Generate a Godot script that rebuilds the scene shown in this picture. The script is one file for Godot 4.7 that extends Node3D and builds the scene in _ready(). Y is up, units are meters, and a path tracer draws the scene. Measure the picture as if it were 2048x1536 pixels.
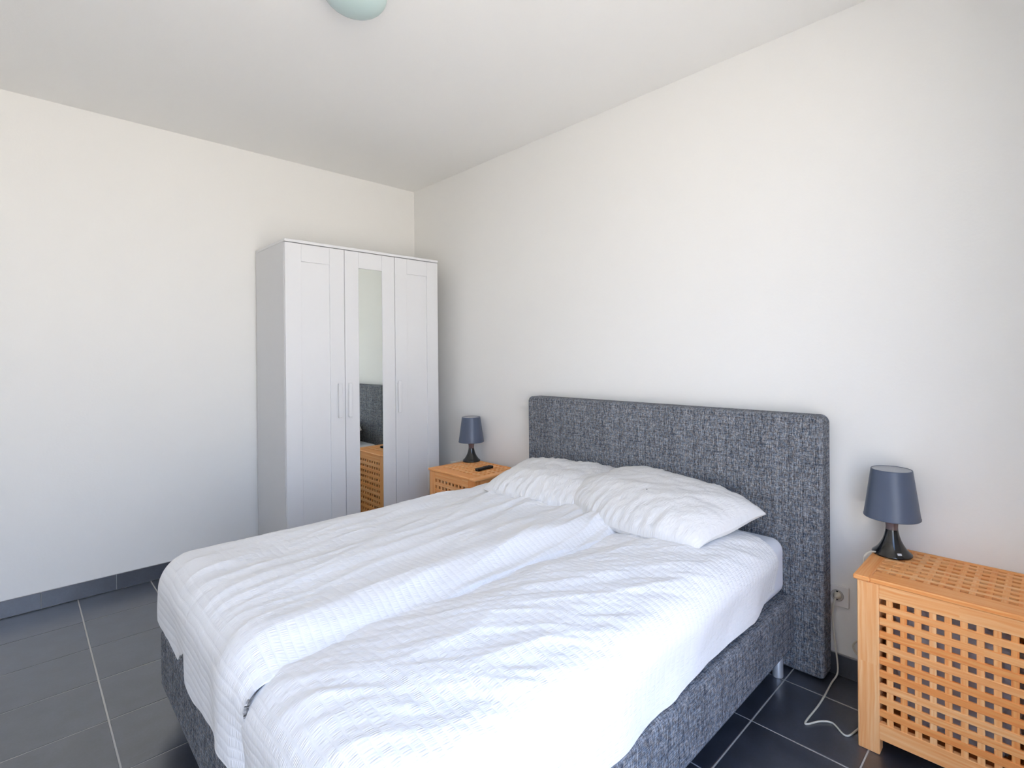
extends Node3D

# The room: x runs along the headboard wall away from the wardrobe wall, z along the wardrobe wall, y up.
const CEIL := 2.5245
const XMAX := 3.9
const ZMAX := 3.5
const LID := 0.537

var M := {}
var rng := RandomNumberGenerator.new()

func _ready():
	rng.seed = 7
	camera_and_light()
	materials()
	room_shell()
	wardrobe()
	bed()
	bedding()
	for k in 2:
		crate(k)
	table_lamps()
	small_things()
	ceiling_lamp()

# ------------------------------------------------------------------ camera, sky, exposure
func camera_and_light():
	var cam := Camera3D.new()
	cam.name = "camera"
	var f := 1035.14
	var near := 0.03
	cam.keep_aspect = Camera3D.KEEP_HEIGHT
	cam.set_frustum(2.0 * near * 768.0 / f, Vector2(near * (1024.0 - 1077.506) / f, -near * (768.0 - 714.763) / f), near, 60.0)
	var a := PI / 4 - 0.004
	var pitch := -0.0022
	var roll := -0.0084
	var fw := Vector3(-sin(a), 0, -cos(a))
	var rt := Vector3(cos(a), 0, -sin(a))
	var up := Vector3.UP * cos(pitch) - fw * sin(pitch)
	var fw2 := Vector3.UP * sin(pitch) + fw * cos(pitch)
	var x := rt * cos(roll) + up * sin(roll)
	var y := up * cos(roll) - rt * sin(roll)
	cam.transform = Transform3D(Basis(x, y, -fw2), Vector3(3.5572, 1.2275, 2.2069))
	add_child(cam)
	cam.current = true

	var sky_mat := ProceduralSkyMaterial.new()
	sky_mat.sky_top_color = Color(0.52, 0.68, 0.92)
	sky_mat.sky_horizon_color = Color(0.97, 0.985, 1.0)
	sky_mat.ground_horizon_color = Color(1.0, 0.98, 0.95)
	sky_mat.ground_bottom_color = Color(0.98, 0.955, 0.92)
	sky_mat.sky_curve = 0.2
	var sky := Sky.new()
	sky.sky_material = sky_mat
	var env := Environment.new()
	env.background_mode = Environment.BG_SKY
	env.sky = sky
	env.background_energy_multiplier = 4.0
	env.tonemap_mode = Environment.TONE_MAPPER_LINEAR
	env.tonemap_exposure = 2.14
	env.sdfgi_enabled = true
	env.ssao_enabled = true
	env.ssil_enabled = true
	var we := WorldEnvironment.new()
	we.name = "world_environment"
	we.environment = env
	add_child(we)

# ------------------------------------------------------------------ helpers
func tag(o: Node, label: String, category: String, group := "") -> void:
	o.set_meta("label", label)
	o.set_meta("category", category)
	if group != "":
		o.set_meta("group", group)

func thing(called: String, at := Vector3.ZERO, turn := 0.0) -> Node3D:
	var o := Node3D.new()
	o.name = called
	o.position = at
	o.rotation.y = turn
	add_child(o, true)
	return o

func part(called: String, mesh: Mesh, mat: Material, parent: Node, at := Vector3.ZERO) -> MeshInstance3D:
	var o := MeshInstance3D.new()
	o.name = called
	o.mesh = mesh
	o.material_override = mat
	o.position = at
	o.cast_shadow = GeometryInstance3D.SHADOW_CASTING_SETTING_ON
	parent.add_child(o, true)
	return o

func struct(called: String, mesh: Mesh, mat: Material, at := Vector3.ZERO, parent: Node = self) -> MeshInstance3D:
	var o := part(called, mesh, mat, parent, at)
	o.set_meta("kind", "structure")
	return o

func started() -> SurfaceTool:
	var st := SurfaceTool.new()
	st.begin(Mesh.PRIMITIVE_TRIANGLES)
	return st

func tri(st: SurfaceTool, p: Array, n: Array, uv: Array, out: Vector3) -> void:
	# front faces run clockwise: turned over when it would face inwards
	var order := [0, 1, 2]
	if (Vector3(p[2]) - Vector3(p[0])).cross(Vector3(p[1]) - Vector3(p[0])).dot(out) < 0.0:
		order = [0, 2, 1]
	for k in order:
		st.set_normal(n[k])
		st.set_uv(uv[k])
		st.add_vertex(p[k])

func quad(st: SurfaceTool, p: Array, n: Array, uv: Array, out: Vector3) -> void:
	tri(st, [p[0], p[1], p[2]], [n[0], n[1], n[2]], [uv[0], uv[1], uv[2]], out)
	tri(st, [p[0], p[2], p[3]], [n[0], n[2], n[3]], [uv[0], uv[2], uv[3]], out)

# A box with chamfered edges. u of its texture runs along its longest side, in metres.
func bx(st: SurfaceTool, c: Vector3, size: Vector3, b: float, shift := Vector2.ZERO) -> void:
	var h := size / 2
	b = minf(b, minf(h.x, minf(h.y, h.z)) * 0.8)
	var long_axis := size.max_axis_index()
	var at := func(s: Vector3, axis: int) -> Vector3:
		var q := Vector3.ZERO
		for k in 3:
			q[k] = s[k] * (h[k] if k == axis else h[k] - b)
		return c + q
	var tex := func(q: Vector3, axis: int) -> Vector2:
		var r: Vector3 = q - c
		var ua := long_axis if axis != long_axis else (long_axis + 1) % 3
		var va := 3 - axis - ua
		if axis == long_axis:
			return Vector2(r[ua] * 0.2, r[va]) + shift
		return Vector2(r[ua], r[va] + 0.03 * axis) + shift
	for axis in 3:
		var o1 := (axis + 1) % 3
		var o2 := (axis + 2) % 3
		for sg in [-1.0, 1.0]:
			var n := Vector3.ZERO
			n[axis] = sg
			var ps := []
			var us := []
			for t in [[-1.0, -1.0], [1.0, -1.0], [1.0, 1.0], [-1.0, 1.0]]:
				var s := Vector3.ZERO
				s[axis] = sg
				s[o1] = t[0]
				s[o2] = t[1]
				var q: Vector3 = at.call(s, axis)
				ps.append(q)
				us.append(tex.call(q, axis))
			quad(st, ps, [n, n, n, n], us, n)
		# the four chamfers that run along this axis
		for s1 in [-1.0, 1.0]:
			for s2 in [-1.0, 1.0]:
				var n2 := Vector3.ZERO
				n2[o1] = s1
				n2[o2] = s2
				n2 = n2.normalized()
				var lo := Vector3.ZERO
				lo[o1] = s1
				lo[o2] = s2
				var hi := lo
				lo[axis] = -1.0
				hi[axis] = 1.0
				var pts := [at.call(lo, o1), at.call(hi, o1), at.call(hi, o2), at.call(lo, o2)]
				quad(st, pts, [n2, n2, n2, n2], [tex.call(pts[0], o1), tex.call(pts[1], o1), tex.call(pts[2], o1), tex.call(pts[3], o1)], n2)
	for sx in [-1.0, 1.0]:
		for sy in [-1.0, 1.0]:
			for sz in [-1.0, 1.0]:
				var s := Vector3(sx, sy, sz)
				var n3 := s.normalized()
				var pts := [at.call(s, 0), at.call(s, 1), at.call(s, 2)]
				tri(st, pts, [n3, n3, n3], [tex.call(pts[0], 0), tex.call(pts[1], 0), tex.call(pts[2], 0)], n3)

func box(size: Vector3, b := 0.002, shift := Vector2.ZERO) -> ArrayMesh:
	var st := started()
	bx(st, Vector3.ZERO, size, b, shift)
	return st.commit()

# A box with round edges of radius r.
func rbox(size: Vector3, r: float, seg := 4) -> ArrayMesh:
	var h := size / 2
	var inner := h - Vector3.ONE * r
	var st := started()
	for axis in 3:
		var o1 := (axis + 1) % 3
		var o2 := (axis + 2) % 3
		var c1 := round_coords(h[o1], r, seg)
		var c2 := round_coords(h[o2], r, seg)
		for sg in [-1.0, 1.0]:
			for i in c1.size() - 1:
				for j in c2.size() - 1:
					var ps := []
					var ns := []
					var us := []
					for t in [[i, j], [i + 1, j], [i + 1, j + 1], [i, j + 1]]:
						var q := Vector3.ZERO
						q[axis] = sg * h[axis]
						q[o1] = c1[t[0]]
						q[o2] = c2[t[1]]
						var k := q.clamp(-inner, inner)
						var n := (q - k).normalized()
						ps.append(k + n * r)
						ns.append(n)
						us.append(Vector2(c1[t[0]], c2[t[1]]))
					var out := Vector3.ZERO
					out[axis] = sg
					quad(st, ps, ns, us, (ns[0] + ns[2]))
	return st.commit()

func round_coords(h: float, r: float, seg: int) -> PackedFloat32Array:
	var c := PackedFloat32Array()
	for k in seg + 1:
		c.append(-h + r - r * tan(PI / 4 * (1.0 - float(k) / seg)))
	for k in seg + 1:
		c.append(h - r + r * tan(PI / 4 * float(k) / seg))
	return c

# A solid turned about the y axis through the profile's (radius, height) points, listed upwards on the outside.
func lathe(profile: Array, segs := 48) -> ArrayMesh:
	var st := started()
	var nn := []
	for k in profile.size():
		var a: Vector2 = profile[maxi(k - 1, 0)]
		var b: Vector2 = profile[mini(k + 1, profile.size() - 1)]
		var d := (b - a).normalized()
		nn.append(Vector2(d.y, -d.x))
	for i in segs:
		var a0 := TAU * i / segs
		var a1 := TAU * (i + 1) / segs
		for k in profile.size() - 1:
			var ps := []
			var ns := []
			var us := []
			for t in [[a0, k], [a1, k], [a1, k + 1], [a0, k + 1]]:
				var q: Vector2 = profile[t[1]]
				var m: Vector2 = nn[t[1]]
				ps.append(Vector3(q.x * cos(t[0]), q.y, q.x * sin(t[0])))
				ns.append(Vector3(m.x * cos(t[0]), m.y, m.x * sin(t[0])))
				us.append(Vector2(float(t[0]) / TAU, q.y))
			var pd: Vector2 = Vector2(profile[k + 1]) - Vector2(profile[k])
			var am := (a0 + a1) / 2
			var out := Vector3(pd.y * cos(am), -pd.x, pd.y * sin(am))
			quad(st, ps, ns, us, out)
	return st.commit()

# A round cord of radius r through the points.
func cord(points: Array, r: float, segs := 8, steps := 8) -> ArrayMesh:
	var curve := PackedVector3Array()
	for k in points.size() - 1:
		var p0: Vector3 = points[maxi(k - 1, 0)]
		var p1: Vector3 = points[k]
		var p2: Vector3 = points[k + 1]
		var p3: Vector3 = points[mini(k + 2, points.size() - 1)]
		for s in steps:
			curve.append(p1.cubic_interpolate(p2, p0, p3, float(s) / steps))
	curve.append(points[-1])
	var st := started()
	var side := Vector3.ZERO
	var rings := []
	for k in curve.size():
		var d := (curve[mini(k + 1, curve.size() - 1)] - curve[maxi(k - 1, 0)]).normalized()
		if side == Vector3.ZERO:
			side = d.cross(Vector3(0.31, 0.77, 0.55)).normalized()
		side = (side - d * side.dot(d)).normalized()
		var up := d.cross(side)
		var ring := []
		for j in segs:
			ring.append(side * cos(TAU * j / segs) + up * sin(TAU * j / segs))
		rings.append(ring)
	for k in curve.size() - 1:
		for j in segs:
			var j2 := (j + 1) % segs
			var n: Array = [rings[k][j], rings[k][j2], rings[k + 1][j2], rings[k + 1][j]]
			var p := [curve[k] + n[0] * r, curve[k] + n[1] * r, curve[k + 1] + n[2] * r, curve[k + 1] + n[3] * r]
			quad(st, p, n, [Vector2.ZERO, Vector2.ZERO, Vector2.ZERO, Vector2.ZERO], n[0] + n[2])
	return st.commit()

# Cloth: fn(i / nu, j / nv) gives [point, uv]; the sheet gets a back `thick` behind its face and a closed rim.
func cloth(nu: int, nv: int, thick: float, fn: Callable, flip := false) -> ArrayMesh:
	var w := nu + 1
	var count := w * (nv + 1)
	var pos := PackedVector3Array()
	var uvs := PackedVector2Array()
	for j in nv + 1:
		for i in nu + 1:
			var r: Array = fn.call(float(i) / nu, float(j) / nv)
			pos.append(r[0])
			uvs.append(r[1])
	var nor := PackedVector3Array()
	for j in nv + 1:
		for i in nu + 1:
			var du := pos[j * w + mini(i + 1, nu)] - pos[j * w + maxi(i - 1, 0)]
			var dv := pos[mini(j + 1, nv) * w + i] - pos[maxi(j - 1, 0) * w + i]
			var n := dv.cross(du).normalized()
			nor.append(-n if flip else n)
	var ind := PackedInt32Array()
	for j in nv:
		for i in nu:
			var a := j * w + i
			var f := [a, a + 1, a + 1 + w, a, a + 1 + w, a + w]
			if flip:
				f = [a, a + 1 + w, a + 1, a, a + w, a + 1 + w]
			ind.append_array(PackedInt32Array(f))
	if thick > 0.0:
		var n0 := pos.size()
		for k in count:
			pos.append(pos[k] - nor[k] * thick)
			nor.append(-nor[k])
			uvs.append(uvs[k])
		for t in range(0, ind.size(), 3):
			ind.append_array(PackedInt32Array([ind[t] + n0, ind[t + 2] + n0, ind[t + 1] + n0]))
		var rim := []
		for i in nu:
			rim.append([i + 1, i])
			rim.append([nv * w + i, nv * w + i + 1])
		for j in nv:
			rim.append([j * w, (j + 1) * w])
			rim.append([(j + 1) * w + nu, j * w + nu])
		for e in rim:
			var a: int = e[0]
			var b: int = e[1]
			var f := [a, b, b + n0, a, b + n0, a + n0]
			if flip:
				f = [a, b + n0, b, a, a + n0, b + n0]
			ind.append_array(PackedInt32Array(f))
	var arr := []
	arr.resize(Mesh.ARRAY_MAX)
	arr[Mesh.ARRAY_VERTEX] = pos
	arr[Mesh.ARRAY_NORMAL] = nor
	arr[Mesh.ARRAY_TEX_UV] = uvs
	arr[Mesh.ARRAY_INDEX] = ind
	var m := ArrayMesh.new()
	m.add_surface_from_arrays(Mesh.PRIMITIVE_TRIANGLES, arr)
	return m

# ------------------------------------------------------------------ materials
func plain(color: Color, rough: float, spec := 0.5) -> StandardMaterial3D:
	var m := StandardMaterial3D.new()
	m.albedo_color = color
	m.roughness = rough
	m.metallic_specular = spec
	return m

func picture(w: int, h: int, data: PackedByteArray, format := Image.FORMAT_RGB8) -> ImageTexture:
	var img := Image.create_from_data(w, h, false, format, data)
	img.generate_mipmaps()
	return ImageTexture.create_from_image(img)

func noise(freq: float, seed_: int, octaves := 3) -> FastNoiseLite:
	var n := FastNoiseLite.new()
	n.noise_type = FastNoiseLite.TYPE_SIMPLEX_SMOOTH
	n.seed = seed_
	n.frequency = freq
	n.fractal_octaves = octaves
	return n

# Threads that run one way: a random walk along each thread.
func threads(w: int, h: int, keep: float, along_y: bool) -> PackedFloat32Array:
	var a := PackedFloat32Array()
	a.resize(w * h)
	var outer := w if along_y else h
	var inner := h if along_y else w
	var gain := sqrt((1.0 + keep) / (1.0 - keep))
	for o in outer:
		var v := 0.0
		var shade := rng.randfn() * 0.35
		for pass_ in 2:
			for i in inner:
				v = v * keep + (1.0 - keep) * rng.randfn()
				a[(i * w + o) if along_y else (o * w + i)] = v * gain + shade
	return a

func woven_grey() -> ImageTexture:
	var s := 512
	var a := threads(s, s, 0.90, true)
	var b := threads(s, s, 0.88, false)
	var tint := noise(0.05, 5, 2)
	var data := PackedByteArray()
	data.resize(s * s * 3)
	var dark := Vector3(36, 38, 44)
	var mid := Vector3(108, 111, 118)
	var light := Vector3(202, 204, 208)
	for k in s * s:
		var v := 0.49 + 0.19 * a[k] + 0.14 * b[k]
		v = clampf(v, 0.0, 1.0)
		var c := dark.lerp(mid, v * 2.0) if v < 0.5 else mid.lerp(light, v * 2.0 - 1.0)
		var t := tint.get_noise_2d(k % s, k / s) * 10.0
		data[k * 3] = int(clampf(c.x + t, 0, 255))
		data[k * 3 + 1] = int(clampf(c.y, 0, 255))
		data[k * 3 + 2] = int(clampf(c.z - t, 0, 255))
	return picture(s, s, data)

func seersucker() -> ImageTexture:
	# height of a quarter metre of puckered cotton: ten stripes, each gathered crosswise, with flat bands between
	var s := 512
	var data := PackedByteArray()
	data.resize(s * s)
	var stripes := 10
	var waves := []
	for k in stripes:
		var w := []
		for q in 5:
			w.append([rng.randi_range(16, 56), rng.randf() * TAU, rng.randf_range(0.5, 1.0), rng.randf_range(-0.9, 0.9)])
		waves.append(w)
	for y in s:
		var f := float(y) * stripes / s
		var st := int(f)
		var g := f - st
		for x in s:
			var v := 0.35
			if g > 0.17:
				var e := (g - 0.17) / 0.83
				var dome := pow(sin(PI * e), 0.6)
				var r := 0.0
				for w in waves[st]:
					r += float(w[2]) * sin(TAU * float(w[0]) * x / s + float(w[1]) + float(w[3]) * 2.2 * e)
				var puck := clampf(0.5 + 0.20 * r, 0.0, 1.0)
				v = 0.35 + dome * (0.18 + 0.47 * puck)
			var gx := float(x) * stripes / s
			gx = absf(gx - floorf(gx) - 0.5) * 2.0
			if gx > 0.80:
				v = lerpf(v, 0.38, 0.75 * (gx - 0.80) / 0.20)
			data[y * s + x] = int(255.0 * v)
	return picture(s, s, data, Image.FORMAT_L8)

func crinkle() -> ImageTexture:
	# height of crumpled cotton with faint stripes: short creases that mostly run one way
	var s := 512
	var n1 := noise(1.0, 81, 2)
	var n2 := noise(1.0, 82, 2)
	var data := PackedByteArray()
	data.resize(s * s)
	for y in s:
		for x in s:
			var fx := float(x) / s
			var fy := float(y) / s
			var bend := n2.get_noise_2d(fx * 5.0, fy * 5.0)
			var a := 1.0 - absf(n1.get_noise_2d(fx * 22.0 + bend * 0.5, fy * 5.0)) * 1.8
			var b := n2.get_noise_2d(fx * 44.0 + 7.0, fy * 18.0 + bend)
			var c := sin((fy * 10.0 + 0.15 * bend) * TAU)
			data[y * s + x] = int(255.0 * clampf(0.12 + 0.50 * a + 0.14 * b + 0.05 * c, 0.0, 1.0))
	return picture(s, s, data, Image.FORMAT_L8)

func grain() -> ImageTexture:
	var w := 1024
	var h := 256
	var n1 := noise(1.0, 11, 3)
	var n2 := noise(1.0, 12, 2)
	var data := PackedByteArray()
	data.resize(w * h * 3)
	var light := Vector3(255, 207, 152)
	var dark := Vector3(243, 162, 96)
	for y in h:
		for x in w:
			var fx := float(x) / w
			var fy := float(y) / h
			var bend := n2.get_noise_2d(fx * 3.0, fy * 2.0)
			var v := 0.5 + 0.60 * n1.get_noise_2d(fx * 1.2, fy * 12.0 + bend * 0.25) + 0.16 * sin((fy * 18.0 + bend * 0.8) * TAU) * (0.5 + n2.get_noise_2d(fx * 2.0 + 9.0, fy * 3.0))
			v += 0.16 * n1.get_noise_2d(fx * 12.0, fy * 110.0)
			var c := light.lerp(dark, clampf(v, 0.0, 1.0))
			var k := (y * w + x) * 3
			data[k] = int(c.x)
			data[k + 1] = int(c.y)
			data[k + 2] = int(c.z)
	return picture(w, h, data)

func slate() -> ImageTexture:
	var s := 512
	var n1 := noise(0.012, 31, 4)
	var n2 := noise(0.12, 32, 2)
	var data := PackedByteArray()
	data.resize(s * s * 3)
	for y in s:
		for x in s:
			var v := 1.0 + 0.22 * n1.get_noise_2d(x, y) + 0.10 * n2.get_noise_2d(x, y)
			var k := (y * s + x) * 3
			data[k] = int(clampf(54 * v, 0, 255))
			data[k + 1] = int(clampf(57 * v, 0, 255))
			data[k + 2] = int(clampf(66 * v, 0, 255))
	return picture(s, s, data)

func plaster() -> NoiseTexture2D:
	var t := NoiseTexture2D.new()
	t.width = 512
	t.height = 512
	t.seamless = true
	t.noise = noise(0.05, 41, 3)
	t.as_normal_map = true
	t.bump_strength = 2.0
	return t

func materials():
	var rough := plaster()
	for w in [["wall", Color(0.934, 0.929, 0.917)], ["ceiling", Color(0.965, 0.96, 0.948)]]:
		var m := plain(w[1], 0.9, 0.2)
		m.normal_enabled = true
		m.normal_texture = rough
		m.normal_scale = 0.10
		m.uv1_triplanar = true
		m.uv1_world_triplanar = true
		m.uv1_scale = Vector3.ONE * 2.5
		M[w[0]] = m
	var tile := plain(Color.WHITE, 0.30, 0.85)
	tile.clearcoat_enabled = true
	tile.clearcoat = 0.9
	tile.clearcoat_roughness = 0.32
	tile.albedo_texture = slate()
	tile.uv1_triplanar = true
	tile.uv1_world_triplanar = true
	tile.uv1_scale = Vector3.ONE * 1.3
	M.tile = tile
	M.grout = plain(Color(0.78, 0.77, 0.75), 0.9, 0.2)
	M.skirt_joint = plain(Color(0.70, 0.70, 0.70), 0.9, 0.2)
	M.white_lacquer = plain(Color(0.90, 0.90, 0.905), 0.45, 0.4)
	M.white_edge = plain(Color(0.86, 0.86, 0.865), 0.5, 0.4)
	var mirror := plain(Color(0.90, 0.92, 0.90), 0.02, 0.5)
	mirror.metallic = 1.0
	M.mirror = mirror
	var grey := plain(Color.WHITE, 0.95, 0.15)
	grey.albedo_texture = woven_grey()
	grey.uv1_triplanar = true
	grey.uv1_scale = Vector3.ONE * 2.5
	M.fabric = grey
	var cotton := plain(Color(0.92, 0.92, 0.925), 0.95, 0.15)
	cotton.heightmap_enabled = true
	cotton.heightmap_texture = seersucker()
	cotton.heightmap_scale = 0.19
	cotton.uv1_scale = Vector3(4.5, 4.5, 4.5)
	M.cotton = cotton
	var slip := plain(Color(0.90, 0.895, 0.89), 0.95, 0.15)
	slip.heightmap_enabled = true
	slip.heightmap_texture = crinkle()
	slip.heightmap_scale = 0.14
	slip.uv1_scale = Vector3(3.4, 3.4, 3.4)
	M.slip = slip
	M.sheet = plain(Color(0.90, 0.91, 0.94), 0.95, 0.15)
	var g := grain()
	var tones := [Color(1, 0.98, 0.95), Color(0.99, 0.93, 0.85), Color(1.0, 1.0, 1.0), Color(0.97, 0.86, 0.73), Color(1.0, 0.96, 0.90)]
	M.wood = []
	for t in tones:
		var m := plain(t, 0.5, 0.4)
		m.albedo_texture = g
		m.uv1_scale = Vector3(1.6, 6.0, 1)
		M.wood.append(m)
	M.shade = plain(Color(0.32, 0.36, 0.44), 0.38, 0.5)
	M.shade_lid = plain(Color(0.60, 0.61, 0.64), 0.3, 0.6)  # paler than the shade: the reflection on its flat top is painted in
	var black := plain(Color(0.035, 0.035, 0.05), 0.12, 0.6)
	M.black_gloss = black
	M.neck = plain(Color(0.42, 0.36, 0.37), 0.2, 0.5)
	M.black = plain(Color(0.03, 0.03, 0.035), 0.45, 0.5)
	M.dark_grey = plain(Color(0.09, 0.09, 0.10), 0.5, 0.5)
	M.sticker = plain(Color(0.85, 0.86, 0.88), 0.6, 0.3)
	M.cable = plain(Color(0.84, 0.82, 0.76), 0.5, 0.4)
	M.socket = plain(Color(0.90, 0.89, 0.88), 0.4, 0.5)
	M.socket_dark = plain(Color(0.72, 0.70, 0.68), 0.5, 0.4)
	M.hole = plain(Color(0.08, 0.07, 0.07), 0.7, 0.2)
	var alu := plain(Color(0.82, 0.83, 0.85), 0.42, 0.5)
	alu.metallic = 0.55
	M.alu = alu
	M.teal_glass = plain(Color(0.75, 0.83, 0.82), 0.25, 0.5)
	var film := plain(Color(0.84, 0.83, 0.86), 0.45, 0.5)
	M.film = film
	M.thread = plain(Color(0.12, 0.11, 0.12), 0.9, 0.2)
	M.frame = plain(Color(0.90, 0.90, 0.90), 0.4, 0.5)
	var pane := plain(Color(0.95, 0.97, 0.97, 0.06), 0.0, 0.5)
	pane.transparency = BaseMaterial3D.TRANSPARENCY_ALPHA
	M.pane = pane

# ------------------------------------------------------------------ the room
func wall_box(called: String, lo: Vector3, hi: Vector3, mat: Material) -> MeshInstance3D:
	return struct(called, box(hi - lo, 0.0005), mat, (lo + hi) / 2)

func room_shell():
	var t := 0.2
	wall_box("ceiling", Vector3(-t, CEIL, -t), Vector3(XMAX + t, CEIL + t, ZMAX + t), M.ceiling)
	wall_box("wall_left", Vector3(-t, -0.2, -t), Vector3(0, CEIL, ZMAX + t), M.wall)
	wall_box("wall_right", Vector3(0, -0.2, -t), Vector3(XMAX + t, CEIL, 0), M.wall)
	wall_box("wall_near", Vector3(0, -0.2, ZMAX), Vector3(XMAX + t, CEIL, ZMAX + t), M.wall)
	# the window wall, in one mesh round its opening
	var z0 := 1.05
	var z1 := 3.08
	var top := 2.36
	var st := started()
	for b in [[0.0, z0, -0.2, CEIL], [z1, ZMAX, -0.2, CEIL], [z0, z1, top, CEIL], [z0, z1, -0.2, 0.02]]:
		bx(st, Vector3(XMAX + t / 2, (b[2] + b[3]) / 2, (b[0] + b[1]) / 2), Vector3(t, b[3] - b[2], b[1] - b[0]), 0.0005)
	struct("wall_window", st.commit(), M.wall)
	var win := Node3D.new()
	win.name = "window_1"
	win.position = Vector3(XMAX + 0.13, 0.02, 0)
	win.set_meta("kind", "structure")
	add_child(win)
	var zm := (z0 + z1) / 2
	for leaf in 2:
		var a := z0 if leaf == 0 else zm
		var b := zm if leaf == 0 else z1
		var fr := started()
		for q in [[a + 0.03, a, 0.0, top - 0.02, true], [b - 0.03, b, 0.0, top - 0.02, true]]:
			bx(fr, Vector3(0, (top - 0.02) / 2, q[0]), Vector3(0.07, top - 0.02, 0.06), 0.004)
		for y in [0.05, top - 0.05]:
			bx(fr, Vector3(0, y, (a + b) / 2), Vector3(0.07, 0.08, b - a - 0.12), 0.004)
		part("window_frame", fr.commit(), M.frame, win)
		part("pane", box(Vector3(0.006, top - 0.16, b - a - 0.12), 0.001), M.pane, win, Vector3(0, top / 2, (a + b) / 2))
	# floor: a bed of grout with every tile proud of it
	var lay := started()
	bx(lay, Vector3(XMAX / 2, -0.102, ZMAX / 2), Vector3(XMAX + 0.3, 0.2, ZMAX + 0.3), 0.001)
	var floor_ := struct("floor", lay.commit(), M.grout)
	var xs := [0.002]
	var zs := [0.002]
	var v := 0.331
	while v < XMAX:
		xs.append(v)
		v += 0.313
	xs.append(XMAX)
	v = 0.178
	while v < ZMAX:
		zs.append(v)
		v += 0.303
	zs.append(ZMAX)
	var made := {}
	for i in xs.size() - 1:
		for j in zs.size() - 1:
			var s := Vector3(xs[i + 1] - xs[i] - 0.0045, 0.009, zs[j + 1] - zs[j] - 0.005)
			var key := "%.3f %.3f" % [s.x, s.z]
			if not made.has(key):
				made[key] = box(s, 0.0012)
			part("tile", made[key], M.tile, floor_, Vector3((xs[i] + xs[i + 1]) / 2, -0.0045 - rng.randf() * 0.0004, (zs[j] + zs[j + 1]) / 2))
	skirting("baseboard_left", Vector3(0, 0, 0), ZMAX, true, [0.03, 0.336, 0.639, 0.942, 1.240, 1.542, 1.842, 2.132, 2.434, 2.736, 3.038, 3.34])
	skirting("baseboard_right", Vector3(0.01, 0, 0), XMAX - 0.01, false, [0.30, 0.61, 0.92, 1.23, 1.54, 1.85, 2.16, 2.47, 2.78, 3.09, 3.40, 3.71])

func skirting(called: String, at: Vector3, length: float, along_z: bool, joints: Array) -> void:
	var s := Vector3(0.006, 0.082, length) if along_z else Vector3(length, 0.082, 0.006)
	var base := struct(called, box(s, 0.001), M.skirt_joint, at + s / 2 + Vector3(0, 0.001, 0))
	var cuts := [0.0] + joints + [length]
	for k in cuts.size() - 1:
		var a: float = cuts[k] + 0.0015
		var b: float = cuts[k + 1] - 0.0015
		if b - a < 0.005:
			continue
		var size := Vector3(0.009, 0.0795, b - a) if along_z else Vector3(b - a, 0.0795, 0.009)
		var mid := Vector3(0.0055, 0.0425, (a + b) / 2) if along_z else Vector3((a + b) / 2, 0.0425, 0.0055)
		part("skirting_tile", box(size, 0.0012), M.tile, base, mid + at - base.position)

# ------------------------------------------------------------------ wardrobe
func wardrobe():
	var x0 := 0.02
	var xf := 0.512       # front face of the doors
	var xd := 0.494       # back face of the doors
	var z0 := 0.133
	var z1 := 1.149
	var o := thing("wardrobe", Vector3(x0, 0, z0))
	tag(o, "tall white three-door wardrobe with a narrow mirror in its middle door", "wardrobe")
	var w := z1 - z0
	var d := xd - x0 - 0.002
	for z in [0.008, w - 0.008]:
		part("side_panel", box(Vector3(d, 1.885, 0.016), 0.001), M.white_edge, o, Vector3(d / 2, 1.885 / 2, z))
	part("top_panel", box(Vector3(xf - x0 + 0.002, 0.016, w + 0.002), 0.0015), M.white_lacquer, o, Vector3((xf - x0) / 2, 1.8935, w / 2))
	part("back_panel", box(Vector3(0.004, 1.80, w - 0.034), 0.0005), M.white_edge, o, Vector3(0.004, 0.98, w / 2))
	part("bottom_panel", box(Vector3(d, 0.016, w - 0.034), 0.001), M.white_edge, o, Vector3(d / 2, 0.07, w / 2))
	part("plinth", box(Vector3(0.016, 0.06, w - 0.034), 0.001), M.white_edge, o, Vector3(d - 0.03, 0.031, w / 2))
	# doors, listed from the left of the photograph: [z low, z high, handle z]
	var doors := [[0.8065, 1.1475, 0.843], [0.4685, 0.8035, 0.780], [0.1345, 0.4655, 0.444]]
	for k in 3:
		var a: float = doors[k][0] - z0
		var b: float = doors[k][1] - z0
		var y0 := 0.055
		var y1 := 1.8815
		var th := xf - xd
		var xm := xd - x0 + th / 2
		var door := part("door", box(Vector3(th - 0.0075, y1 - y0 - 0.004, b - a - 0.004), 0.0005), M.white_lacquer, o, Vector3(xm - 0.00375, (y0 + y1) / 2, (a + b) / 2))
		var c := door.position
		var sw := 0.0885
		var rail := 0.1005
		for z in [a + sw / 2, b - sw / 2]:
			part("stile", box(Vector3(th, y1 - y0, sw), 0.0012), M.white_lacquer, door, Vector3(xm, (y0 + y1) / 2, z) - c)
		var span := b - a - 2 * sw - 0.0006
		part("rail", box(Vector3(th - 0.0006, rail, span), 0.0012), M.white_lacquer, door, Vector3(xm - 0.0003, y1 - rail / 2, (a + b) / 2) - c)
		part("rail", box(Vector3(th - 0.0006, rail, span), 0.0012), M.white_lacquer, door, Vector3(xm - 0.0003, y0 + rail / 2, (a + b) / 2) - c)
		if k == 1:
			part("mirror", box(Vector3(0.004, y1 - y0 - 2 * rail - 0.002, b - a - 2 * sw - 0.002), 0.0004), M.mirror, door, Vector3(xm + th / 2 - 0.0045, (y0 + y1) / 2, (a + b) / 2) - c)
		part("handle", handle_mesh(), M.white_lacquer, door, Vector3(xf - x0, 0.971, doors[k][2] - z0) - c)

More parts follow.
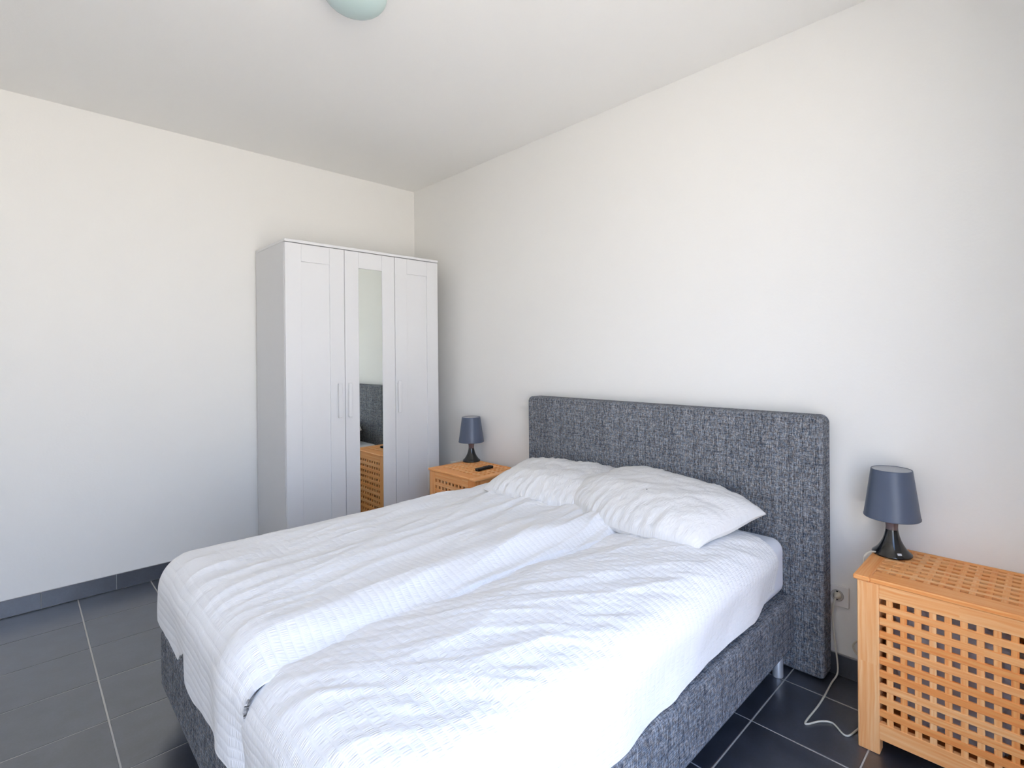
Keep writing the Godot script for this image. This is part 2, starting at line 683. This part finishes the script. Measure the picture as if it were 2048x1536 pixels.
func handle_mesh() -> ArrayMesh:
	var st := started()
	bx(st, Vector3(0.0155, 0, 0), Vector3(0.008, 0.207, 0.023), 0.002)
	for y in [-0.085, 0.085]:
		bx(st, Vector3(0.006, y, 0), Vector3(0.013, 0.016, 0.012), 0.001)
	return st.commit()

# ------------------------------------------------------------------ bed
func rounded_slab(w: float, h: float, d: float, rt: float, rb: float, re: float) -> ArrayMesh:
	# a padded board in the xy plane, its lower left corner at the origin, its front edges rounded
	var outline := []
	for c in [[w - rt, h - rt, rt, 0.0], [rt, h - rt, rt, PI / 2], [rb, rb, rb, PI], [w - rb, rb, rb, PI * 1.5]]:
		for k in 9:
			var a: float = c[3] + PI / 2 * k / 8
			outline.append([Vector2(c[0] + c[2] * cos(a), c[1] + c[2] * sin(a)), Vector2(cos(a), sin(a))])
	var rings := [[0.0, 0.0, 1.0]]      # inset, z, share of the normal that points outwards
	for k in 7:
		var a := PI / 2 * k / 6
		rings.append([re * (1.0 - cos(a)), d - re + re * sin(a), cos(a)])
	var st := started()
	var n := outline.size()
	for r in rings.size() - 1:
		for k in n:
			var ps := []
			var ns := []
			for t in [[r, k], [r, (k + 1) % n], [r + 1, (k + 1) % n], [r + 1, k]]:
				var g: Array = rings[t[0]]
				var q: Array = outline[t[1]]
				var p2: Vector2 = Vector2(q[0]) - Vector2(q[1]) * float(g[0])
				ps.append(Vector3(p2.x, p2.y, g[1]))
				var sh: float = g[2]
				ns.append(Vector3(q[1].x * sh, q[1].y * sh, sqrt(maxf(0.0, 1.0 - sh * sh))))
			quad(st, ps, ns, [Vector2.ZERO, Vector2.ZERO, Vector2.ZERO, Vector2.ZERO], ns[0] + ns[2])
	for side in [[0.0, 0.0, -1.0], [re, d, 1.0]]:
		var mid := Vector3(w / 2, h / 2, side[1])
		var nn := Vector3(0, 0, side[2])
		for k in n:
			var p0: Vector2 = Vector2(outline[k][0]) - Vector2(outline[k][1]) * float(side[0])
			var p1: Vector2 = Vector2(outline[(k + 1) % n][0]) - Vector2(outline[(k + 1) % n][1]) * float(side[0])
			tri(st, [mid, Vector3(p0.x, p0.y, side[1]), Vector3(p1.x, p1.y, side[1])], [nn, nn, nn], [Vector2.ZERO, Vector2.ZERO, Vector2.ZERO], nn)
	return st.commit()

func bed():
	var o := thing("bed", Vector3(2.1, 0, 1.0))
	tag(o, "double box-spring bed upholstered in blue-grey melange fabric with a tall headboard", "bed")
	part("headboard", rounded_slab(1.578, 0.988, 0.082, 0.030, 0.020, 0.014), M.fabric, o, Vector3(1.372, 0.006, 0.018) - o.position)
	part("base", rbox(Vector3(1.488, 0.202, 1.764), 0.02, 3), M.fabric, o, Vector3(2.106, 0.2, 0.984) - o.position)
	var leg := lathe([Vector2(0.0, 0.0), Vector2(0.0185, 0.0), Vector2(0.0195, 0.002), Vector2(0.0195, 0.102), Vector2(0.0, 0.102)], 28)
	for p in [Vector3(2.808, 0, 0.17), Vector3(1.41, 0, 0.17), Vector3(1.43, 0, 1.81), Vector3(2.79, 0, 1.81)]:
		part("leg", leg, M.alu, o, p - o.position)

# ------------------------------------------------------------------ bedding
func bend(t: float, edge: float, r: float) -> float:
	return maxf(0.0, t - edge)

func interp(table: Array, x: float) -> float:
	if x <= table[0][0]:
		return table[0][1]
	for k in table.size() - 1:
		if x <= table[k + 1][0]:
			var f: float = (x - table[k][0]) / (table[k + 1][0] - table[k][0])
			f = f * f * (3.0 - 2.0 * f)
			return lerpf(table[k][1], table[k + 1][1], f)
	return table[-1][1]

# Where cloth goes that lies `a` along x and `b` along z on a bed whose edges are rounded by r and then fall.
func draped(a: float, b: float, xl: float, xr: float, zf: float, top: float, r: float) -> Vector3:
	var sx := maxf(xl - a, maxf(0.0, a - xr))
	var sgn := -1.0 if a < xl else 1.0
	var sz := maxf(0.0, b - zf)
	var s := maxf(sx, sz)
	if s <= 0.0:
		return Vector3(a, top, b)
	var len := sqrt(sx * sx + sz * sz)
	var ux := sx / len
	var uz := sz / len
	var out := r
	var drop := r + s - r * PI / 2
	if s < r * PI / 2:
		out = r * sin(s / r)
		drop = r * (1.0 - cos(s / r))
	return Vector3(clampf(a, xl, xr) + sgn * ux * out, top - drop, minf(b, zf) + uz * out)

func bedding():
	var mt := part("mattress", rbox(Vector3(1.416, 0.214, 1.755), 0.045, 5), M.sheet, self, Vector3(2.112, 0.4085, 0.986))
	tag(mt, "mattress in a smooth white fitted sheet, bare at the corner by the headboard", "mattress")
	var big := noise(1.0, 51, 2)
	var folds := noise(1.0, 52, 2)
	var fine := noise(1.0, 53, 2)
	var ridge := noise(1.0, 54, 1)
	# the left duvet: hangs over the foot, its right edge lies on the other one
	var hem_left := [[1.40, 0.385], [1.62, 0.375], [1.74, 0.350], [1.80, 0.385], [1.85, 0.412], [1.875, 0.345], [1.95, 0.330], [2.05, 0.340], [2.16, 0.350], [2.30, 0.350], [2.42, 0.345]]
	var left := func(fu: float, fv: float) -> Array:
		var r := 0.095
		var top := 0.578
		var a := lerpf(1.275, 2.40, fu)
		var ax := clampf(a, 1.40, 2.42)
		var zf := 1.795
		var hem: float = interp(hem_left, ax)
		var b1 := zf + r * PI / 2 + (top - hem - r)
		var b := lerpf(0.42, b1, fv)
		var p := draped(a, b, 1.505, 9.0, zf, top, r)
		var on_top := 1.0 - smoothstep(zf - 0.05, zf + 0.14, b)
		# wide swells and the creases that run from the pillow towards the foot
		var h := 0.012 * big.get_noise_2d(a * 2.2, b * 1.6)
		var c := ridge.get_noise_2d((a - b * 0.18) * 7.5, b * 1.3)
		var near_head := 1.0 - smoothstep(0.6, 1.25, b)
		h += (0.0035 + 0.006 * near_head) * (1.0 - absf(c) * 2.0)
		h += (0.0012 + 0.0034 * near_head) * folds.get_noise_2d((a - b * 0.15) * 20.0, b * 4.0)
		h += 0.0010 * fine.get_noise_2d(a * 34.0, b * 28.0)
		# fold that slopes down to the other duvet
		var edge := 2.345 + 0.02 * sin(b * 4.0) - 0.035 * smoothstep(0.9, 0.4, b) * -1.0
		var e := smoothstep(edge - 0.125, edge, a)
		var crest := exp(-pow((a - edge + 0.13) / 0.07, 2.0))
		var cr2 := ridge.get_noise_2d(a * 18.0 + 40.0, b * 1.1)
		p.y += (h + 0.012 * crest) * (0.35 + 0.65 * on_top) - e * 0.038 * on_top + 0.004 * cr2 * e
		# over the foot: slow waves outwards, the right edge curls in
		var down := smoothstep(0.05, 0.2, top - p.y)
		p.z += down * (0.004 * sin(a * 17.0 + 0.6) + 0.006 * big.get_noise_2d(a * 5.0 + 7.0, b * 2.0)) - down * 0.030 * smoothstep(2.30, 2.40, a)
		p.z += (1.0 - on_top) * 0.010 * crest
		if a > edge:
			var over := a - edge
			p.x -= over * 0.72
			p.y -= over * 0.35 * on_top
		return [p, Vector2(a, b) + Vector2(0.006 * big.get_noise_2d(a * 4.0, b * 4.0 + 20.0), 0.006 * big.get_noise_2d(a * 4.0 + 30.0, b * 4.0))]
	var dl := part("duvet", cloth(230, 250, 0.010, left), M.cotton, self)
	tag(dl, "white puckered duvet on the wardrobe side, its edge lapping over the other duvet", "duvet")
	# the right duvet: falls over the side towards the window and over the foot
	var hem_side := [[0.30, 0.360], [0.50, 0.334], [0.70, 0.322], [0.88, 0.326], [1.02, 0.306], [1.2, 0.300], [1.5, 0.305], [1.9, 0.30]]
	var right := func(fu: float, fv: float) -> Array:
		var r := 0.095
		var top := 0.556
		var xr := 2.758
		var zf := 1.79
		var b1 := zf + r * PI / 2 + 0.17
		var b := lerpf(0.27 + 0.18 * (1.0 - smoothstep(0.2, 0.6, fu)), b1, fv)
		var hem: float = interp(hem_side, minf(b, 1.9))
		var a1 := xr + r * PI / 2 + (top - hem - r)
		var a := lerpf(2.20, a1, fu)
		var p := draped(a, b, 0.0, xr, zf, top, r)
		var on_top := (1.0 - smoothstep(zf - 0.05, zf + 0.14, b)) * (1.0 - smoothstep(xr - 0.02, xr + 0.16, a))
		var h := 0.010 * big.get_noise_2d(a * 2.4 + 10.0, b * 1.8)
		var c := ridge.get_noise_2d((a + b * 0.55) * 4.2 + 5.0, (b - a * 0.8) * 1.4)
		h += 0.0055 * (0.7 - absf(c) * 2.0)
		h += 0.0040 * folds.get_noise_2d((a + b * 0.75) * 13.0, (b - a * 0.9) * 2.6 + 4.0)
		h += 0.0046 * (0.35 - absf(folds.get_noise_2d((a + b * 0.85) * 11.0 + 3.0, (b - a * 0.8) * 2.0 + 14.0))) * (1.0 - 0.5 * smoothstep(0.9, 1.7, b))
		h += 0.0014 * fine.get_noise_2d(a * 30.0, b * 26.0)
		h += 0.016 * smoothstep(2.40, 2.56, a) * (1.0 - smoothstep(2.66, 2.80, a))
		# pushed down where the other duvet lies on it
		h -= 0.028 * (1.0 - smoothstep(2.25, 2.46, a))
		# the head end is flatter and thins out
		h -= 0.012 * (1.0 - smoothstep(0.22, 0.5, b))
		p.y += h * (0.3 + 0.7 * on_top)
		var down := smoothstep(0.06, 0.2, top - p.y)
		if b < zf:
			p.x += down * (0.006 * sin(b * 16.0) + 0.008 * big.get_noise_2d(b * 4.0, a * 2.0 + 9.0) - 0.012)
		else:
			p.z += down * (0.010 * sin(a * 19.0) + 0.010 * big.get_noise_2d(a * 5.0, b * 2.0)) - 0.012 * down
		return [p, Vector2(a, b) + Vector2(0.008 * big.get_noise_2d(a * 4.0 + 3.0, b * 4.0 + 20.0), 0.008 * big.get_noise_2d(a * 4.0 + 33.0, b * 4.0))]
	var dr := part("duvet", cloth(210, 250, 0.010, right), M.cotton, self)
	tag(dr, "white crinkled duvet hanging over the bed side nearest the electrical outlet", "duvet")
	pillow("pillow", Vector3(1.845, 0.600, 0.330), 0.30, Vector2(0.64, 0.42), 0.078, 61, 0.24, 0.03, "off-white pillow nearer the wardrobe, partly behind the other pillow")
	pillow("pillow", Vector3(2.370, 0.603, 0.318), -0.20, Vector2(0.765, 0.39), 0.098, 62, 0.42, 0.025, "plump white pillow in front, with a tiny dark speck on its top")

func pillow(called: String, at: Vector3, turn: float, size: Vector2, high: float, seed_: int, belly: float, tilt: float, label: String) -> void:
	var o := thing(called, at, turn)
	tag(o, label, "pillow")
	var n := noise(1.0, seed_, 2)
	for side in [1.0, -1.0]:
		var f := func(fu: float, fv: float) -> Array:
			var u := -cos(PI * fu)
			var v := -cos(PI * fv)
			u = lerpf(u, fu * 2.0 - 1.0, 0.5)
			v = lerpf(v, fv * 2.0 - 1.0, 0.5)
			var eu := 1.0 - pow(absf(u), 3.4)
			var ev := 1.0 - pow(absf(v), 2.4)
			var t := pow(maxf(0.0, eu * ev), 0.46)
			var x := size.x / 2 * u * (1.0 - 0.035 * (1.0 - v * v))
			var z := size.y / 2 * v * (1.0 + belly * (1.0 - u * u) * (1.0 if v > 0.0 else 0.3))
			var y := (high if side > 0.0 else -0.058) * t
			# gathers at the seams, slack over the middle
			var near_seam := (1.0 - ev) * eu
			var w := 0.012 * near_seam * n.get_noise_2d(u * 11.0, v * 1.6) * minf(1.0, t * 3.0)
			w += 0.007 * n.get_noise_2d(u * 3.4 + v * 1.1 + 8.0, v * 2.2 - u * 0.8) * t
			w += 0.0025 * n.get_noise_2d(u * 12.0 + v * 6.0, v * 4.0 + 30.0) * t
			if side > 0.0:
				y += w
				z += w * 0.5 * signf(v) * near_seam
			# the corners droop on to what lies under
			y -= 0.022 * pow(absf(u * v), 3.0) * (1.0 if v > 0.0 else 0.2)
			y += 0.030 * (1.0 - smoothstep(-1.0, 0.2, v)) - 0.036 * (1.0 - u * u) * smoothstep(0.3, 1.0, v) - tilt * x
			return [Vector3(x, y, z), Vector2(x, z)]
		if side > 0.0 and belly > 0.3:
			var p: Vector3 = f.call(0.56, 0.66)[0]
			part("speck", lathe([Vector2(0, -0.0015), Vector2(0.002, -0.0008), Vector2(0.0026, 0.0), Vector2(0.0015, 0.0012), Vector2(0, 0.0015)], 10), M.thread, o, p)
		part("pillowcase" if side > 0.0 else "pillowcase_underside", cloth(90, 64, 0.0, f, side < 0.0), M.slip, o)

# ------------------------------------------------------------------ lattice crates used as bedside tables
func crate(k: int):
	var at := Vector3(1.0215, 0, 0.226) if k == 0 else Vector3(3.3445, 0, 0.186)
	var o := thing("bedside_crate", at)
	tag(o, "honey-coloured slatted wooden bedside crate between the wardrobe and the bed" if k == 0 else "honey-coloured slatted wooden bedside crate beside the outlet, bag showing inside", "crate", "slatted wooden bedside crates")
	var pw := 0.058
	var pd := 0.043
	var nx := 10
	var nz := 8
	var pitch := 0.035
	var hole := 0.018
	var rowp := 0.040
	var ix := pitch * (nx - 1) + hole
	var iz := pitch * (nz - 1) + hole
	var hx := ix / 2 + pw
	var hz := iz / 2 + pd
	var htop := LID - 0.0145
	var y_low := 0.048
	var rail_h := 0.052
	var first := 0.479          # top of the highest holes
	var w := func() -> Material:
		return M.wood[rng.randi() % 5]
	var sh := func() -> Vector2:
		return Vector2(rng.randf() * 3.0, rng.randf() * 2.0)
	for sx in [-1.0, 1.0]:
		for sz in [-1.0, 1.0]:
			part("post", box(Vector3(pw, htop, pd), 0.0025, sh.call()), w.call(), o, Vector3(sx * (hx - pw / 2), htop / 2, sz * (hz - pd / 2)))
	var rows := 10
	for sz in [-1.0, 1.0]:
		var zf: float = sz * hz
		part("top_rail", box(Vector3(ix, htop - first, 0.016), 0.0012, sh.call()), w.call(), o, Vector3(0, (htop + first) / 2, zf - sz * 0.0088))
		part("bottom_rail", box(Vector3(ix, rail_h, 0.016), 0.0012, sh.call()), w.call(), o, Vector3(0, y_low + rail_h / 2, zf - sz * 0.0088))
		for r in rows - 1:
			part("slat", box(Vector3(ix, rowp - hole, 0.009), 0.0015, sh.call()), w.call(), o, Vector3(0, first - rowp * r - (hole + rowp) / 2, zf - sz * 0.0058))
		for c in nx - 1:
			part("cross_slat", box(Vector3(pitch - hole, first - y_low - rail_h + 0.02, 0.007), 0.0012, sh.call()), w.call(), o, Vector3(-ix / 2 + pitch * c + (hole + pitch) / 2, (first + y_low + rail_h) / 2, zf - sz * 0.0066))
	for sx in [-1.0, 1.0]:
		var xf: float = sx * hx
		part("top_rail", box(Vector3(0.016, htop - first, iz), 0.0012, sh.call()), w.call(), o, Vector3(xf - sx * 0.0088, (htop + first) / 2, 0))
		part("bottom_rail", box(Vector3(0.016, rail_h, iz), 0.0012, sh.call()), w.call(), o, Vector3(xf - sx * 0.0088, y_low + rail_h / 2, 0))
		for r in rows - 1:
			part("slat", box(Vector3(0.009, rowp - hole, iz), 0.0015, sh.call()), w.call(), o, Vector3(xf - sx * 0.0058, first - rowp * r - (hole + rowp) / 2, 0))
		for c in nz - 1:
			part("cross_slat", box(Vector3(0.007, first - y_low - rail_h + 0.02, pitch - hole), 0.0012, sh.call()), w.call(), o, Vector3(xf - sx * 0.0066, (first + y_low + rail_h) / 2, -iz / 2 + pitch * c + (hole + pitch) / 2))
	part("base_board", box(Vector3(2 * hx - 0.04, 0.008, 2 * hz - 0.04), 0.001, sh.call()), M.wood[3], o, Vector3(0, y_low + 0.004, 0))
	# the lid: a frame round the same lattice
	var lw := 0.47
	var ld := 0.362
	var ly := LID - 0.0072
	var lz := -0.003
	var lnx := 11
	var lix := pitch * (lnx - 1) + hole
	var lpz := 0.036
	var liz := lpz * 7 + hole
	var zb := lz - ld / 2 + 0.018        # back edge of the rearmost holes
	var x_l := -lw / 2 + 0.045
	var lid := part("lid", box(Vector3(0.045, 0.0144, ld), 0.003, sh.call()), M.wood[1], o, Vector3(-lw / 2 + 0.0225, ly, lz))
	var right_w := lw - 0.045 - lix
	var q := lid.position
	part("lid_end", box(Vector3(right_w, 0.0144, ld), 0.003, sh.call()), M.wood[0], lid, Vector3(lw / 2 - right_w / 2, ly, lz) - q)
	var front_w := ld - 0.018 - liz
	part("lid_edge", box(Vector3(lix, 0.0144, front_w), 0.003, sh.call()), M.wood[1], lid, Vector3(x_l + lix / 2, ly, lz + ld / 2 - front_w / 2) - q)
	part("lid_edge", box(Vector3(lix, 0.0144, 0.018), 0.003, sh.call()), M.wood[1], lid, Vector3(x_l + lix / 2, ly, lz - ld / 2 + 0.009) - q)
	for r in 7:
		part("lid_slat", box(Vector3(lix, 0.0132, lpz - hole), 0.001, sh.call()), M.wood[[0, 4, 1, 2, 0, 4, 2][r]], lid, Vector3(x_l + lix / 2, ly + 0.0002, zb + lpz * r + (hole + lpz) / 2) - q)
	for c in lnx - 1:
		part("lid_cross_slat", box(Vector3(pitch - hole, 0.0124, liz), 0.001, sh.call()), w.call(), lid, Vector3(x_l + pitch * c + (hole + pitch) / 2, ly + 0.0, zb + liz / 2) - q)

# ------------------------------------------------------------------ lamps
func table_lamps():
	var spots := [Vector3(0.822, LID + 0.0005, 0.091), Vector3(3.163, LID + 0.0005, 0.092)]
	var labels := ["small dark slate table lamp on the crate between wardrobe and bed", "dark slate table lamp on the crate by the outlet, small pale sticker on its foot"]
	var foot := []
	for p in [[0.0, 0.001], [0.0575, 0.0], [0.0595, 0.003], [0.058, 0.007], [0.050, 0.014], [0.042, 0.023], [0.034, 0.036], [0.0272, 0.050], [0.0222, 0.066], [0.0196, 0.078], [0.0186, 0.086]]:
		foot.append(Vector2(p[0], p[1]))
	var neck := []
	for p in [[0.0186, 0.086], [0.0181, 0.094], [0.0186, 0.103], [0.0204, 0.113], [0.0238, 0.124], [0.029, 0.136], [0.037, 0.148], [0.0, 0.150]]:
		neck.append(Vector2(p[0], p[1]))
	var shell := []
	for p in [[0.0815, 0.1285], [0.0828, 0.1272], [0.0838, 0.1285], [0.0838, 0.1320], [0.0825, 0.1330], [0.0612, 0.2880], [0.0606, 0.2915], [0.0590, 0.2925], [0.0578, 0.2910], [0.0582, 0.2870], [0.0815, 0.1285]]:
		shell.append(Vector2(p[0], p[1]))
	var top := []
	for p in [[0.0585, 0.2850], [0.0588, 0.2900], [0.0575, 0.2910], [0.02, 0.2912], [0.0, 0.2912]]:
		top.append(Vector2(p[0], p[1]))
	var foot_m := lathe(foot, 64)
	var neck_m := lathe(neck, 48)
	var shell_m := lathe(shell, 72)
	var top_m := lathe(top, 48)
	for k in 2:
		var o := thing("table_lamp", spots[k])
		tag(o, labels[k], "lamp", "matching dark table lamps")
		part("base", foot_m, M.black_gloss, o)
		part("neck", neck_m, M.neck, o)
		part("lamp_shade", shell_m, M.shade, o)
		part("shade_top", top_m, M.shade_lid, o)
		var line: Array
		if k == 0:
			line = [Vector3(0.80, 0.543, 0.132), Vector3(0.803, 0.545, 0.165), Vector3(0.806, 0.550, 0.180), Vector3(0.785, 0.5415, 0.190), Vector3(0.775, 0.5405, 0.205), Vector3(0.760, 0.530, 0.215), Vector3(0.765, 0.42, 0.16), Vector3(0.77, 0.2, 0.05), Vector3(0.775, 0.02, 0.035)]
		else:
			line = [Vector3(3.125, 0.543, 0.125), Vector3(3.113, 0.548, 0.150), Vector3(3.103, 0.542, 0.166), Vector3(3.096, 0.520, 0.170), Vector3(3.100, 0.45, 0.15), Vector3(3.100, 0.30, 0.05), Vector3(3.075, 0.19, 0.018), Vector3(3.034, 0.154, 0.010), Vector3(3.0225, 0.130, 0.009), Vector3(3.034, 0.108, 0.010), Vector3(3.060, 0.096, 0.014), Vector3(3.10, 0.06, 0.030), Vector3(3.112, 0.004, 0.10), Vector3(3.114, 0.003, 0.20), Vector3(3.101, 0.003, 0.290), Vector3(3.082, 0.003, 0.345), Vector3(3.035, 0.003, 0.312), Vector3(3.002, 0.003, 0.332), Vector3(2.978, 0.003, 0.372), Vector3(2.969, 0.003, 0.362), Vector3(2.974, 0.003, 0.233), Vector3(2.969, 0.003, 0.085), Vector3(2.979, 0.035, 0.040), Vector3(2.966, 0.135, 0.026), Vector3(2.9575, 0.220, 0.022), Vector3(2.965, 0.275, 0.034), Vector3(2.9715, 0.3055, 0.0345)]
		var pts := []
		for p in line:
			pts.append(Vector3(p) - spots[k])
		part("cord", cord(pts, 0.0031), M.cable, o)
		if k == 1:
			var plug := lathe([Vector2(0, 0), Vector2(0.0125, 0), Vector2(0.0135, 0.002), Vector2(0.0125, 0.010), Vector2(0.007, 0.018), Vector2(0.0045, 0.027), Vector2(0, 0.027)], 24)
			var pl := part("plug", plug, M.cable, o, Vector3(2.972, 0.307, 0.0075) - spots[k])
			pl.rotation.x = PI / 2
			var s := part("sticker", box(Vector3(0.013, 0.0075, 0.0006), 0.0001), M.sticker, o)
			var az := 0.62
			s.position = Vector3(0.0495 * sin(az), 0.0158, 0.0495 * cos(az))
			s.rotation = Vector3(-0.75, az, 0)

# ------------------------------------------------------------------ small things
func small_things():
	# wall outlet: plate, round well, earth clips
	var o := thing("wall_outlet", Vector3(2.970, 0.3045, 0.0))
	tag(o, "white square wall outlet by the headboard with a white plug in it", "outlet")
	part("plate", rbox(Vector3(0.080, 0.081, 0.010), 0.004, 3), M.socket, o, Vector3(0, 0, 0.0055))
	var ring := lathe([Vector2(0.0175, 0.0), Vector2(0.0215, 0.0), Vector2(0.0225, 0.0012), Vector2(0.0215, 0.0024), Vector2(0.0185, 0.0022), Vector2(0.0175, 0.0)], 40)
	var rg := part("socket_rim", ring, M.socket_dark, o, Vector3(0.001, 0.002, 0.0102))
	rg.rotation.x = PI / 2
	var well := lathe([Vector2(0.0, 0.0), Vector2(0.0178, 0.0), Vector2(0.0178, 0.0008), Vector2(0, 0.0008)], 40)
	var wl := part("socket_well", well, M.socket_dark, o, Vector3(0.001, 0.002, 0.0102))
	wl.rotation.x = PI / 2
	for s in [-1.0, 1.0]:
		part("earth_clip", box(Vector3(0.006, 0.005, 0.003), 0.0005), M.hole, o, Vector3(0.001, 0.002 + s * 0.0148, 0.0115))
	# remote control
	var r := thing("remote_control", Vector3(1.088, LID + 0.0005, 0.199), 0.08)
	tag(r, "slim black remote control lying on the crate lid next to the pillow", "remote")
	part("body", rbox(Vector3(0.033, 0.016, 0.128), 0.006, 3), M.black, r, Vector3(0, 0.0082, 0))
	for i in 3:
		for j in 4:
			part("button", rbox(Vector3(0.0055, 0.002, 0.0075), 0.0009, 2), M.dark_grey, r, Vector3((i - 1) * 0.0085, 0.0168, -0.045 + j * 0.015))
	# the bundle in the right crate
	var n := noise(1.0, 71, 3)
	var blob := func(fu: float, fv: float) -> Array:
		var a := fu * TAU
		var t := lerpf(-PI / 2 + 0.001, PI / 2 - 0.001, fv)
		var d := Vector3(cos(t) * cos(a), sin(t), cos(t) * sin(a))
		var sq := Vector3(signf(d.x) * pow(absf(d.x), 0.6), signf(d.y) * pow(absf(d.y), 0.6), signf(d.z) * pow(absf(d.z), 0.6))
		var k := 1.0 + 0.16 * (1.0 - 2.0 * absf(n.get_noise_3d(d.x * 1.6, d.y * 1.6, d.z * 1.6))) + 0.10 * n.get_noise_3d(d.x * 5.0, d.y * 5.0, d.z * 5.0) - 0.14
		var p := Vector3(sq.x * 0.165, sq.y * 0.195, sq.z * 0.115) * k
		p.y = maxf(p.y, -0.192)
		return [p, Vector2(fu, fv)]
	var bag := part("plastic_bag", cloth(72, 44, 0.0, blob), M.film, self, Vector3(3.343, 0.2505, 0.186))
	tag(bag, "pale grey crumpled plastic bag stored inside the crate beside the outlet", "bag")

func ceiling_lamp():
	var o := thing("ceiling_lamp", Vector3(1.82, CEIL, 1.36))
	tag(o, "round pale teal glass ceiling lamp, switched off, cut by the photo's top edge", "lamp")
	var dome := []
	for k in 13:
		var t := PI / 2 * k / 12
		dome.append(Vector2(0.11 * sin(t), -0.010 - 0.070 * cos(t)))
	dome.append(Vector2(0.106, -0.006))
	dome.append(Vector2(0.0, -0.006))
	part("glass_dome", lathe(dome, 64), M.teal_glass, o)
	part("mount", lathe([Vector2(0, -0.0065), Vector2(0.095, -0.0065), Vector2(0.095, 0.0), Vector2(0, 0.0)], 48), M.frame, o)
